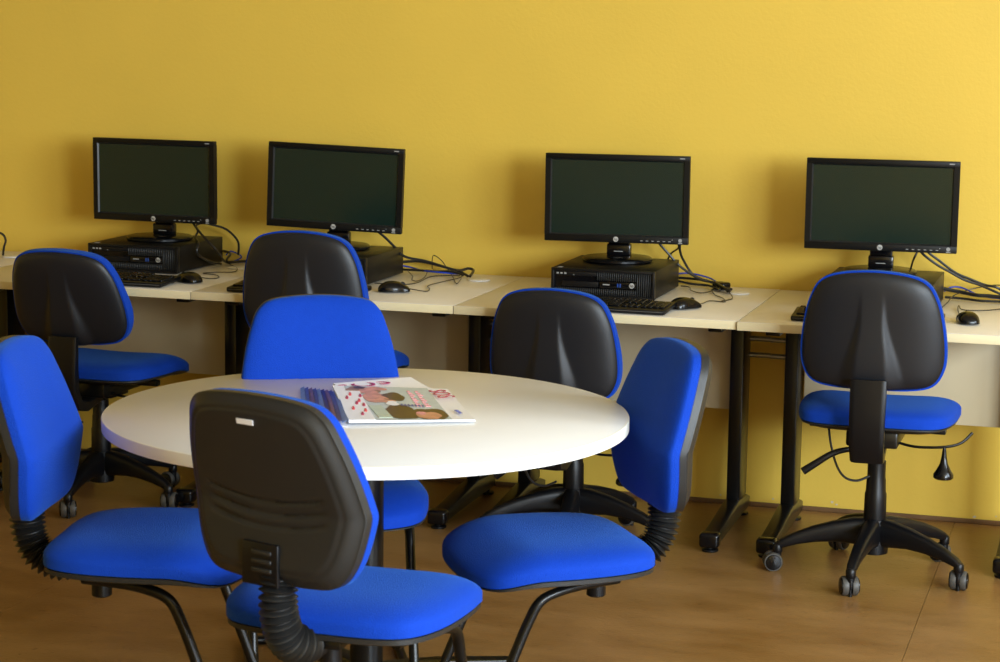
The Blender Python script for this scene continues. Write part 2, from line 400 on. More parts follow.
def make_pc():
    t = empty('desktop_computer', (0, 0, 0))        # origin: centre of the footprint
    w, d, h = 0.338, 0.372, 0.094; y = -d / 2
    b = MB().box((0, 0.008, h / 2 + 0.003), (w, d - 0.016, h - 0.004), 0.002)
    for sx in (-1, 1):
        for sy in (-1, 1): b.lathe([(0.012, 0), (0.012, 0.006)], (sx * 0.13, sy * 0.14, 0), 12)
    b.build('casing', 'bezel', t)
    f = MB()                                         # front bezel frame
    f.box((0, y + 0.006, h - 0.004), (w + 0.002, 0.020, 0.009), 0.002); f.box((0, y + 0.006, 0.007), (w + 0.002, 0.02, 0.008), 0.002)
    for s in (-1, 1): f.box((s * (w / 2 - 0.004), y + 0.006, h / 2 + 0.002), (0.010, 0.020, h - 0.002), 0.002)
    f.build('front_frame', 'black', t)
    MB().box((0, y + 0.012, h / 2 + 0.002), (w - 0.01, 0.008, h - 0.01)).build('front_panel', 'gloss', t, smooth=False)
    g = MB(); n = 46
    for k in range(n):
        x = -w / 2 + 0.014 + k * (w - 0.028) / (n - 1)
        if x < -0.02: g.box((x, y + 0.004, 0.0215), (0.0036, 0.009, 0.021), 0.001, 1)
        elif x > 0.108: g.box((x, y + 0.004, 0.050), (0.0036, 0.009, 0.078), 0.001, 1)
        else:
            g.box((x, y + 0.004, 0.0215), (0.0036, 0.009, 0.021), 0.001, 1)
            g.box((x, y + 0.004, 0.0735), (0.0036, 0.009, 0.029), 0.001, 1)
    tag(g.build('grille', 'shell', t), kind='stuff')
    MB().box((-0.092, y + 0.002, 0.078), (0.142, 0.008, 0.013), 0.0015).build('disc_drive', 'black', t)
    dp = MB()
    for k in range(3): dp.box((-0.148 + k * 0.0125, y - 0.0025, 0.078), (0.0075, 0.0008, 0.005))
    dp.box((-0.095, y - 0.0025, 0.0745), (0.004, 0.001, 0.0025)); dp.build('drive_print', 'grey', t, smooth=False)
    MB().box((-0.075, y + 0.003, 0.045), (0.12, 0.006, 0.016), 0.0015).build('card_reader', 'black', t)
    MB().box((0.050, y + 0.003, 0.046), (0.12, 0.006, 0.02), 0.0015).build('port_bay', 'gloss', t)
    MB().box((0.012, y - 0.0006, 0.047), (0.022, 0.001, 0.004)).build('model_print', 'grey', t, smooth=False)
    MB().box((0.050, y - 0.001, 0.046), (0.0045, 0.003, 0.012), 0.0005, 1).box((0.058, y - 0.001, 0.046), (0.0045, 0.003, 0.012), 0.0005, 1).build('usb_port', 'usb', t, smooth=False)
    bd = MB().lathe([(0.0085, 0), (0.0085, 0.0015)], (0.096, y - 0.001, 0.047), 24, 'y').build('brand_badge', 'silver', t)
    tag(bd, 'round silver badge')
    text_mesh('badge_lettering', 'hp', 0.013, 'bezel', bd, Matrix.Translation((0.096, y - 0.003, 0.047)) @ Matrix.Rotation(PI / 2, 4, 'X'))
    tag(MB().box((-0.145, y + 0.02, h + 0.0012), (0.016, 0.016, 0.0006)).build('sticker', 'silver', t, smooth=False), 'small pale sticker')
    return t
def make_keyboard():
    t = empty('keyboard', (0, 0, 0)); w, d = 0.445, 0.150
    rot = Matrix.Rotation(math.radians(3.5), 3, 'X')
    MB().box((0, 0, 0.014), (w, d, 0.015), 0.004, 2, rot).box((0, 0.055, 0.008), (w - 0.04, 0.02, 0.014), 0.002).build('body', 'black', t)
    MB().box((0, -d / 2 + 0.001, 0.0105), (w - 0.01, 0.003, 0.003), 0.001, 1).build('front_trim', 'rim', t)
    k = MB()
    rows = [(0.055, 15), (0.032, 15), (0.013, 14), (-0.006, 13), (-0.025, 12), (-0.044, 8)]
    for yy, n in rows:
        x = -w / 2 + 0.012; L = 0.285; kw = L / n
        for q in range(n): k.box(rot @ Vector((x + kw * (q + .5), yy, 0.024)), (kw - 0.003, 0.016, 0.008), 0.002, 1, rot, )
        for q in range(3):
            if yy > 0.0 or yy < -0.02: k.box(rot @ Vector((0.088 + 0.019 * q, yy, 0.024)), (0.016, 0.016, 0.008), 0.002, 1, rot)
        for q in range(4):
            if yy < 0.05: k.box(rot @ Vector((0.150 + 0.019 * q, yy, 0.024)), (0.016, 0.016, 0.008), 0.002, 1, rot)
    tag(k.build('keys', 'gloss', t), kind='stuff')
    return t
def make_mouse():
    t = empty('computer_mouse', (0, 0, 0))          # long axis = y, front +y
    ol = outline([(0, -0.052), (0.018, -0.049), (0.029, -0.034), (0.031, -0.010), (0.029, 0.015), (0.029, 0.036), (0.022, 0.050), (0, 0.053)], 48)
    mb = MB()
    pad(mb, ol, (0, -0.002), lambda r, u, v: 0.009 + (0.028 - 0.010 * ((v + 0.01) / 0.05) ** 2) * math.sqrt(max(0, 1 - r ** 2.6)), lambda r, u, v: 0.002 if r < .97 else 0.004, lambda u, v, w: (u, v, w), 8, 2)
    mb.build('body', 'gloss', t)
    MB().lathe([(0.009, -0.003), (0.010, 0), (0.009, 0.003)], (0, 0.028, 0.0245), 16, 'x').build('scroll_wheel', 'black', t)
    return t
mon = make_monitor(); pc = make_pc(); kb = make_keyboard(); ms = make_mouse()
snapshot()
def place(src, first, loc, rz, lab, cat, grp):
    t = src if first else copy_tree(src)
    t.location = loc; t.rotation_euler.z = math.radians(rz); tag(t, lab, cat, grp); return t
ORD = ['leftmost', 'second from left', 'third from left', 'rightmost']
pcs = [(-3.293, -0.235, 0), (-2.585, -0.295, 0), (-1.612, -0.290, 0), (-0.743, -0.285, 0)]
for i, (x, y, a) in enumerate(pcs):
    place(pc, i == 0, (x, y, HD), a, ['black flat desktop computer under the leftmost monitor', 'black flat desktop computer under the second monitor from the left, mostly hidden by chairs', 'black flat desktop computer under the third monitor, its ribbed front showing between chairs', 'black flat desktop computer under the rightmost monitor, partly behind a chair back'][i], 'computer', 'desktop computers on the desks')
PT = HD + 0.0955
mons = [(-3.286, -0.225, -3.0, 0.0), (-2.614, -0.240, 5.0, 0.001), (-1.625, -0.228, 5.0, -0.001), (-0.765, -0.232, 2.5, 0.010)]
for i, (x, y, a, dz) in enumerate(mons):
    m_ = place(mon, i == 0, (x, y, PT), a, ['black flat screen monitor, leftmost of the four, dark screen switched off', 'black flat screen monitor, second from left, turned slightly leftward and leaning', 'black flat screen monitor, third from left, its round base fully in view', 'black flat screen monitor, rightmost of the four, behind the chair with the hanging handle'][i], 'monitor', 'computer monitors on the desks')
    for ch in list(COL.objects):
        if ch.parent == m_ and not ch.name.startswith('base'):
            if ch.name.startswith('neck'): continue
            ch.location.z += dz
            if i == 1: ch.rotation_euler.y = math.radians(1.9)
kbs = [(-3.235, -0.700, -1), (-2.560, -0.705, 0), (-1.560, -0.705, -2), (-0.745, -0.665, 2)]
for i, (x, y, a) in enumerate(kbs):
    place(kb, i == 0, (x, y, HD), a, ['black keyboard lying in front of the leftmost computer', 'black keyboard mostly hidden behind the second chair back, its ends showing', 'black keyboard lying in front of the third computer beside a mouse', 'black keyboard at the right, left end showing beside the rightmost chair back'][i], 'keyboard', 'black keyboards on the desks')
mss = [(-2.998, -0.600, 62), (-2.285, -0.570, -68), (-1.318, -0.600, -40), (-0.458, -0.590, 15)]
mlab = ['small black mouse beside the leftmost keyboard', 'small black mouse to the right of the second chair back', 'small black mouse beside the third keyboard', 'small black mouse near the right edge, below the cable bundle']
cords = [
 [(-2.985, -0.545, 0.760), (-2.97, -0.50, 0.752), (-2.951, -0.487, 0.752), (-2.959, -0.445, 0.752), (-2.995, -0.4, 0.752), (-3.05, -0.378, 0.752), (-3.024, -0.336, 0.752), (-2.97, -0.298, 0.752), (-3.001, -0.201, 0.752), (-3.054, -0.126, 0.752), (-3.1, -0.08, 0.756)],
 [(-2.237, -0.554, 0.760), (-2.186, -0.536, 0.752), (-2.20, -0.46, 0.752), (-2.226, -0.4, 0.752), (-2.218, -0.298, 0.752), (-2.188, -0.152, 0.756), (-2.24, -0.12, 0.77)],
 [(-1.285, -0.565, 0.760), (-1.285, -0.48, 0.752), (-1.275, -0.411, 0.752), (-1.226, -0.417, 0.752), (-1.25, -0.33, 0.752), (-1.289, -0.26, 0.752), (-1.325, -0.126, 0.752), (-1.302, -0.08, 0.756), (-1.24, -0.25, 0.756), (-1.219, -0.337, 0.752), (-1.24, -0.40, 0.752)],
 [(-0.488, -0.545, 0.760), (-0.492, -0.457, 0.752), (-0.509, -0.323, 0.752), (-0.512, -0.251, 0.756), (-0.494, -0.317, 0.752), (-0.428, -0.303, 0.752), (-0.371, -0.243, 0.752), (-0.30, -0.22, 0.752)]]
for i, (x, y, a) in enumerate(mss):
    place(ms, i == 0, (x, y, HD), a, mlab[i], 'mouse', 'black computer mice on the desks')
snapshot()
mice = [o for o in COL.objects if o.name.startswith('computer_mouse')]
for o, c in zip(sorted(mice, key=lambda q: q.location.x), cords):
    inv = (Matrix.Translation(o.location) @ Matrix.Rotation(o.rotation_euler.z, 4, 'Z')).inverted()
    MB().tube([inv @ Vector(p) for p in c], 0.0017, 6, 6).build('cord', 'cable', o)

def cable(name, pts, r, m, lab, grp=None):
    P = [Vector((p[0], min(p[1], -0.02), max(p[2], HD + r + 0.0008))) for p in pts]
    c = P[0].copy(); c.z = HD
    t = MB().tube([p - c for p in P], r, 8, 7).build(name, m); t.location = c
    tag(t, lab, 'cable', grp)
G = 'cables trailing behind the computers'
B3 = 'beside the third computer'
cable('monitor_cable', [(-1.515, -0.12, 0.95), (-1.512, -0.14, 0.911), (-1.471, -0.13, 0.861), (-1.432, -0.12, 0.82), (-1.37, -0.11, 0.782), (-1.319, -0.11, 0.772), (-1.266, -0.19, 0.765), (-1.25, -0.2, 0.757)], 0.0042, 'cable', 'thick black cable slanting from the third monitor down to the desk grommet', G)
cable('monitor_cable', [(-1.47, -0.17, 0.955), (-1.43, -0.17, 0.925), (-1.434, -0.14, 0.880), (-1.428, -0.10, 0.839), (-1.395, -0.08, 0.789), (-1.327, -0.09, 0.768), (-1.282, -0.15, 0.762), (-1.26, -0.19, 0.756)], 0.0042, 'cable', 'black cable hanging in an S from the right corner of the third monitor', G)
cable('monitor_cable', [(-1.46, -0.17, 0.93), (-1.44, -0.13, 0.89), (-1.478, -0.09, 0.856), (-1.50, -0.07, 0.80), (-1.5, -0.06, 0.765)], 0.0032, 'cable', 'short black cable looping behind the third monitor onto its computer', G)
cable('network_cable', [(-1.46, -0.06, 0.79), (-1.43, -0.03, 0.790), (-1.39, -0.03, 0.786), (-1.338, -0.05, 0.775), (-1.282, -0.15, 0.760)], 0.0028, 'bluecable', 'blue network cable behind the third computer', G)
cable('network_cable', [(-2.45, -0.07, 0.775), (-2.403, -0.064, 0.768), (-2.347, -0.109, 0.765), (-2.272, -0.139, 0.765), (-2.205, -0.12, 0.76)], 0.0030, 'bluecable', 'blue network cable behind the second computer', G)
cable('network_cable', [(-3.12, -0.03, 0.775), (-3.10, -0.03, 0.790), (-3.06, -0.03, 0.772), (-3.078, -0.06, 0.757), (-3.082, -0.089, 0.755), (-3.042, -0.04, 0.755)], 0.0026, 'bluecable', 'blue network cable curling behind the leftmost computer', G)
cable('network_cable', [(-0.575, -0.06, 0.775), (-0.554, -0.04, 0.787), (-0.52, -0.03, 0.785), (-0.46, -0.05, 0.765), (-0.386, -0.03, 0.755)], 0.0028, 'bluecable', 'blue network cable behind the rightmost computer', G)
cable('power_cable', [(-1.46, -0.05, 0.775), (-1.42, -0.05, 0.775), (-1.35, -0.07, 0.772), (-1.29, -0.14, 0.760), (-1.25, -0.18, 0.762)], 0.0045, 'cable', 'black power cable low behind the third computer, reaching the grommet', G)
cable('power_cable', [(-1.45, -0.08, 0.768), (-1.40, -0.09, 0.762), (-1.34, -0.10, 0.760), (-1.29, -0.17, 0.757)], 0.0040, 'cable', 'black cable lying flat on the desk behind the third computer', G)
cable('keyboard_cable', [(-1.435, -0.101, 0.755), (-1.402, -0.125, 0.755), (-1.38, -0.203, 0.755), (-1.34, -0.254, 0.755), (-1.316, -0.204, 0.755), (-1.321, -0.09, 0.755)], 0.0018, 'cable', 'thin black cable curled on the desk by the third computer', G)
cable('monitor_cable', [(-2.50, -0.14, 0.93), (-2.495, -0.16, 0.905), (-2.468, -0.15, 0.878), (-2.435, -0.14, 0.844), (-2.399, -0.14, 0.814), (-2.333, -0.12, 0.8), (-2.26, -0.12, 0.782), (-2.208, -0.112, 0.767), (-2.17, -0.14, 0.757)], 0.0045, 'cable', 'thick black cable slanting from the second monitor along the wall to the grommet', G)
cable('power_cable', [(-2.44, -0.06, 0.785), (-2.40, -0.04, 0.787), (-2.363, -0.035, 0.785), (-2.308, -0.035, 0.775), (-2.219, -0.10, 0.770), (-2.191, -0.074, 0.775), (-2.17, -0.08, 0.77), (-2.162, -0.142, 0.757)], 0.0048, 'cable', 'black power cable behind the second computer, ending in a hook at the grommet', G)
cable('power_cable', [(-2.43, -0.09, 0.762), (-2.36, -0.11, 0.765), (-2.29, -0.12, 0.765), (-2.23, -0.14, 0.77), (-2.18, -0.16, 0.762)], 0.0042, 'cable', 'black cable lying behind the second computer below the blue one', G)
cable('spare_cable', [(-2.33, -0.05, 0.765), (-2.320, -0.08, 0.80), (-2.307, -0.1, 0.818), (-2.281, -0.1, 0.803), (-2.259, -0.1, 0.776), (-2.228, -0.139, 0.757), (-2.15, -0.33, 0.755), (-2.175, -0.20, 0.755)], 0.0016, 'cable', 'thin black cable standing up in a peaked loop against the yellow wall', G)
cable('keyboard_cable', [(-2.40, -0.44, 0.757), (-2.301, -0.417, 0.755), (-2.278, -0.351, 0.755), (-2.289, -0.195, 0.755), (-2.255, -0.135, 0.755), (-2.203, -0.128, 0.755)], 0.0018, 'cable', 'thin black keyboard cable passing the mouse by the second computer', G)
cable('spare_cable', [(-2.40, -0.10, 0.757), (-2.35, -0.2, 0.755), (-2.318, -0.296, 0.755), (-2.291, -0.313, 0.755), (-2.305, -0.201, 0.755), (-2.333, -0.087, 0.765)], 0.0016, 'cable', 'thin black cable in a low loop at the corner of the second computer', G)
cable('monitor_cable', [(-3.20, -0.13, 0.95), (-3.192, -0.16, 0.910), (-3.165, -0.17, 0.876), (-3.160, -0.20, 0.855), (-3.112, -0.28, 0.844), (-3.107, -0.30, 0.810), (-3.10, -0.22, 0.775), (-3.09, -0.14, 0.757)], 0.0042, 'cable', 'black cable dropping from the leftmost monitor over the computer side', G)
cable('monitor_cable', [(-3.07, -0.035, 0.78), (-3.060, -0.06, 0.83), (-3.085, -0.10, 0.875), (-3.124, -0.14, 0.895), (-3.150, -0.17, 0.902), (-3.158, -0.2, 0.893), (-3.129, -0.23, 0.876), (-3.091, -0.25, 0.849), (-3.060, -0.24, 0.815), (-3.075, -0.15, 0.770), (-3.08, -0.1, 0.757)], 0.0042, 'cable', 'black cable arching above the right end of the leftmost computer', G)
cable('power_cable', [(-3.13, -0.03, 0.79), (-3.09, -0.06, 0.785), (-3.07, -0.13, 0.765), (-3.03, -0.05, 0.760), (-2.96, -0.04, 0.757)], 0.0045, 'cable', 'black power cable behind the leftmost computer running along the wall', G)
cable('monitor_cable', [(-0.650, -0.14, 0.96), (-0.648, -0.16, 0.915), (-0.596, -0.15, 0.872), (-0.551, -0.14, 0.847), (-0.506, -0.13, 0.823), (-0.459, -0.12, 0.808), (-0.395, -0.12, 0.783), (-0.33, -0.10, 0.757)], 0.0042, 'cable', 'black cable slanting right from the rightmost monitor, lower of a pair', G)
cable('monitor_cable', [(-0.632, -0.13, 0.96), (-0.630, -0.15, 0.918), (-0.587, -0.14, 0.882), (-0.536, -0.13, 0.845), (-0.491, -0.12, 0.826), (-0.444, -0.11, 0.808), (-0.403, -0.11, 0.8), (-0.35, -0.06, 0.757)], 0.0042, 'cable', 'black cable slanting right from the rightmost monitor, upper of a pair', G)
cable('monitor_cable', [(-0.648, -0.15, 0.93), (-0.664, -0.17, 0.893), (-0.676, -0.12, 0.865), (-0.69, -0.07, 0.82)], 0.0034, 'cable', 'short black cable dropping straight behind the rightmost monitor', G)
cable('power_cable', [(-0.58, -0.07, 0.785), (-0.523, -0.06, 0.775), (-0.471, -0.08, 0.770), (-0.428, -0.07, 0.768), (-0.34, -0.06, 0.762)], 0.0062, 'cable', 'thick black power cable behind the rightmost computer', G)
cable('power_cable', [(-0.57, -0.09, 0.760), (-0.509, -0.09, 0.758), (-0.458, -0.12, 0.758), (-0.395, -0.11, 0.757), (-0.34, -0.12, 0.757)], 0.0042, 'cable', 'black cable lying flat behind the rightmost computer, nearest the mouse', G)
cable('keyboard_cable', [(-0.559, -0.30, 0.755), (-0.552, -0.2, 0.757), (-0.539, -0.09, 0.768), (-0.483, -0.03, 0.785), (-0.41, -0.03, 0.80), (-0.36, -0.03, 0.79)], 0.0018, 'cable', 'thin black cable crossing up over the bundle by the rightmost computer', G)
cable('monitor_cable', [(-3.936, -0.181, 0.755), (-3.920, -0.2, 0.787), (-3.913, -0.2, 0.812), (-3.927, -0.2, 0.834), (-3.968, -0.2, 0.839), (-4.02, -0.18, 0.80)], 0.0042, 'cable', 'black cable arching out of the grommet at the far left edge', G)
t = MB().box((0, 0, 0.013), (0.055, 0.04, 0.026), 0.008, 3).build('cable_plug', 'gloss'); t.location = (-1.300, -0.095, HD); t.rotation_euler.z = -0.6
tag(t, 'black plug block lying at the grommet of the third desk', 'plug')

# ------------------------------------------------------------------ task chairs
def sstep(a, b, x):
    t = max(0, min(1, (x - a) / (b - a))); return t * t * (3 - 2 * t)
BASE_PARTS = ('five_star_base', 'castor')
def make_task_chair():
    t = empty('swivel_chair', (0, 0, 0))            # origin on the floor under the column; +y forward; seat height 0.54
    b = MB()
    b.lathe([(0.030, 0.062), (0.042, 0.066), (0.044, 0.100), (0.042, 0.155), (0.036, 0.168), (0.028, 0.170)], (0, 0, 0), 28)
    for k in range(5):
        a = 2 * PI * k / 5; d = Vector((math.cos(a), math.sin(a), 0))
        pts = [d * r + Vector((0, 0, z)) for r, z in ((0.02, 0.128), (0.06, 0.130), (0.12, 0.126), (0.18, 0.115), (0.235, 0.099), (0.272, 0.084), (0.292, 0.072))]
        b.sweep(pts, [0.052, 0.050, 0.044, 0.038, 0.033, 0.030, 0.024], [0.085, 0.078, 0.060, 0.046, 0.034, 0.026, 0.014], bev=0.5)
        b.lathe([(0.013, 0.055), (0.015, 0.058), (0.015, 0.078), (0.010, 0.084)], d * 0.285, 16)
    base = b.build('five_star_base', 'black', t, angle=50)
    for k in range(5):
        a = 2 * PI * k / 5; d = Vector((math.cos(a), math.sin(a), 0)) * 0.285
        sw = [1.9, 0.3, 2.6, 1.1, 0.7][k]
        c = MB().lathe([(0.006, 0.0), (0.006, 0.060)], (0, 0, 0.0), 10)
        c.lathe([(0.012, 0.0), (0.012, 0.012)], (0, 0, 0.043), 14)
        c.box((0.008, 0, 0.036), (0.040, 0.012, 0.030), 0.005, 2)
        c = c.build('castor', 'black', t, loc=(d.x, d.y, 0), rz=sw)
        for s in (-1, 1):
            w = MB().lathe([(0.020, -0.002), (0.0275, -0.002), (0.0285, 0.003), (0.0285, 0.011), (0.0265, 0.015), (0.020, 0.015)], (0.014, s * 0.008, 0.0285), 28, 'y', Matrix.Scale(-1, 3, (0, 1, 0)) if s > 0 else None)
            w = w.build('wheel', 'rim', c)
            tag(w, 'wheel with a grey tread')
            MB().lathe([(0.0195, 0.0), (0.0238, 0.0145), (0.0225, 0.0175), (0.010, 0.0195), (0.0, 0.020)], (0.014, s * 0.009, 0.0285), 24, 'y', Matrix.Scale(-1, 3, (0, 1, 0)) if s > 0 else None).build('wheel_cap', 'gloss', t, loc=None).parent = t
    # wheel caps live with the wheels: handled below
    g = MB().lathe([(0.0315, 0.150), (0.0335, 0.155), (0.0325, 0.245), (0.030, 0.252), (0.0285, 0.29), (0.027, 0.295), (0.027, 0.345), (0.014, 0.347), (0.014, 0.445)], (0, 0, 0), 28)
    g.build('gas_column', 'black', t)
    # everything above moves with the seat height
    MB().box((0, -0.03, 0.445), (0.15, 0.26, 0.05), 0.008).box((0, 0.0, 0.415), (0.09, 0.12, 0.03), 0.006).box((0.10, -0.02, 0.458), (0.20, 0.03, 0.02), 0.004).box((-0.10, -0.02, 0.458), (0.20, 0.03, 0.02), 0.004).build('mechanism', 'steel', t)
    so = outline([(0, -0.210), (0.13, -0.205), (0.195, -0.175), (0.222, -0.10), (0.232, 0.02), (0.228, 0.13), (0.195, 0.195), (0.11, 0.222), (0, 0.228)], 96)
    def front(v): return -0.030 * sstep(0.05, 0.24, v)
    mb = MB()
    pad(mb, so, (0, 0), lambda r, u, v: 0.512 + 0.028 * (max(0, 1 - r ** 5)) ** 0.5 + 0.010 * (u / 0.2) ** 2 * (1 - r ** 4) + front(v), lambda r, u, v: (0.484 if r < 0.96 else 0.492) + front(v), lambda u, v, w: (u, v, w), 14, 4)
    mb.build('seat_cushion', 'fabric', t)
    mb = MB()
    pad(mb, [p * 0.985 for p in so], (0, 0), lambda r, u, v: 0.488 + front(v), lambda r, u, v: 0.462 + 0.022 * r ** 6 + front(v) * 0.8, lambda u, v, w: (u, v, w), 3, 8)
    mb.build('seat_shell', 'shell', t)
    # backrest; origin z of centre 0.775, tilted back
    bo = outline([(0, -0.168), (0.11, -0.166), (0.170, -0.150), (0.197, -0.105), (0.201, -0.045), (0.192, 0.03), (0.176, 0.09), (0.148, 0.137), (0.095, 0.160), (0, 0.169)], 128)
    def bmap(u, v, w):
        # w positive towards the sitter (+y)
        y = -0.245 - 0.10 * (v) + 0.55 * u * u + w
        return (u, y, 0.775 + v)
    def back(r, u, v):
        spine = 0.020 * sstep(0.135, -0.14, v)
        hw = 0.027 + 0.012 * sstep(0.12, -0.14, v)
        e = sstep(hw + 0.011 + 0.045 * sstep(0.05, -0.16, v), hw, abs(u))
        dome = -0.024 * (max(0, 1 - r ** 6)) ** 0.5
        return dome - spine * e
    mb = MB(); pad(mb, bo, (0, 0), lambda r, u, v: 0.004, back, bmap, 4, 46)
    mb.build('backrest_shell', 'tshell', t, angle=60)
    mb = MB(); pad(mb, [p * 1.028 for p in bo], (0, 0), lambda r, u, v: 0.026 + 0.028 * (max(0, 1 - r ** 4)) ** 0.5 + 0.010 * sstep(.12, -.02, abs(v + 0.05)), lambda r, u, v: 0.0, bmap, 14, 3)
    mb.build('backrest_cushion', 'fabric', t)
    MB().sweep([(0, -0.285, 0.640), (0, -0.288, 0.600), (0, -0.290, 0.53), (0, -0.285, 0.46), (0, -0.262, 0.415), (0, -0.20, 0.400), (0, -0.10, 0.415), (0, -0.02, 0.44)], [0.100, 0.102, 0.100, 0.098, 0.094, 0.085, 0.075, 0.07], [0.020, 0.026, 0.032, 0.036, 0.044, 0.036, 0.026, 0.02], up=(0, 1, 0.3), bev=0.3).build('backrest_bar', 'black', t)
    MB().tube([(-0.03, -0.14, 0.41), (-0.07, -0.17, 0.412), (-0.11, -0.185, 0.400), (-0.155, -0.195, 0.37), (-0.19, -0.20, 0.345)], 0.007, 10, 5, rfn=lambda q: 0.007 + 0.005 * q).build('lever', 'black', t)
    MB().tube([(-0.125, -0.16, 0.475), (-0.115, -0.18, 0.43), (-0.095, -0.19, 0.37), (-0.07, -0.19, 0.335), (-0.035, -0.18, 0.325), (0.0, -0.17, 0.34)], 0.0036, 8, 6).build('control_cable', 'cable', t)
    h = MB().tube([(0.05, -0.10, 0.435), (0.12, -0.12, 0.425), (0.205, -0.12, 0.430), (0.25, -0.09, 0.440), (0.277, -0.06, 0.465)], 0.0042, 8, 6).build('handle_rod', 'steel', t)
    MB().lathe([(0.004, 0.0), (0.006, -0.012), (0.008, -0.03), (0.012, -0.05), (0.021, -0.068), (0.029, -0.080), (0.029, -0.090), (0.024, -0.094)], (0.205, -0.12, 0.430), 20).build('pump_handle', 'gloss', h)
    return t
tc0 = make_task_chair()
# put each wheel cap under its castor (same radial copy as the castor)
cast = [o for o in COL.objects if o.parent == tc0 and o.name.startswith('castor')]
caps = [o for o in COL.objects if o.parent == tc0 and o.name.startswith('wheel_cap')]
for i, c in enumerate(caps): c.parent = cast[i // 2]
snapshot()
#        x      y     heading   dz     base angle (world)
TC = [(-3.270, -0.66, -2, -0.040, 59, 'blue and black swivel chair, leftmost at the desks, seat turned showing right of its back'),
      (-2.475, -0.66, 0, 0.024, 20, 'blue and black swivel chair at the second desk, behind the blue backrest facing the camera'),
      (-1.648, -0.66, -3, -0.116, 62, 'blue and black swivel chair behind the right part of the round table'),
      (-0.692, -0.750, 0, -0.006, 48, 'blue and black swivel chair at the right, standing free with hanging handle in full view')]
for i, (x, y, a, dz, ba, lab) in enumerate(TC):
    t = tc0 if i == 0 else copy_tree(tc0)
    t.location = (x, y, 0); t.rotation_euler.z = math.radians(a); tag(t, lab, 'chair', 'swivel chairs at the desks')
for i, t in enumerate(sorted([o for o in COL.objects if o.name.startswith('swivel_chair')], key=lambda q: q.location.x)):
    dz, ba, a = TC[i][3], TC[i][4], TC[i][2]
    off = math.radians(ba - a)
    for ch in COL.objects:
        if ch.parent != t: continue
        if ch.name.startswith('five_star_base'): ch.rotation_euler.z = off
        elif ch.name.startswith('castor'):
            v = Matrix.Rotation(off, 3, 'Z') @ Vector(ch.location); ch.location = v; ch.rotation_euler.z += off
        if i == 0 and ch.name.startswith(('five_star', 'castor', 'gas_column')): ch.location.x -= 0.03
        if not ch.name.startswith(('gas_column', 'five_star', 'castor')):
            ch.location.z += dz
            if i == 0 and ch.name.startswith(('backrest_shell', 'backrest_cushion')):   # this one is let down and reclined
                T = Matrix.Translation((0, -0.245, 0.62 + dz)) @ Matrix.Rotation(math.radians(12), 4, 'X') @ Matrix.Scale(0.95, 4, (0, 0, 1)) @ Matrix.Translation((0, 0.245, -0.62))
                ch.matrix_local = T

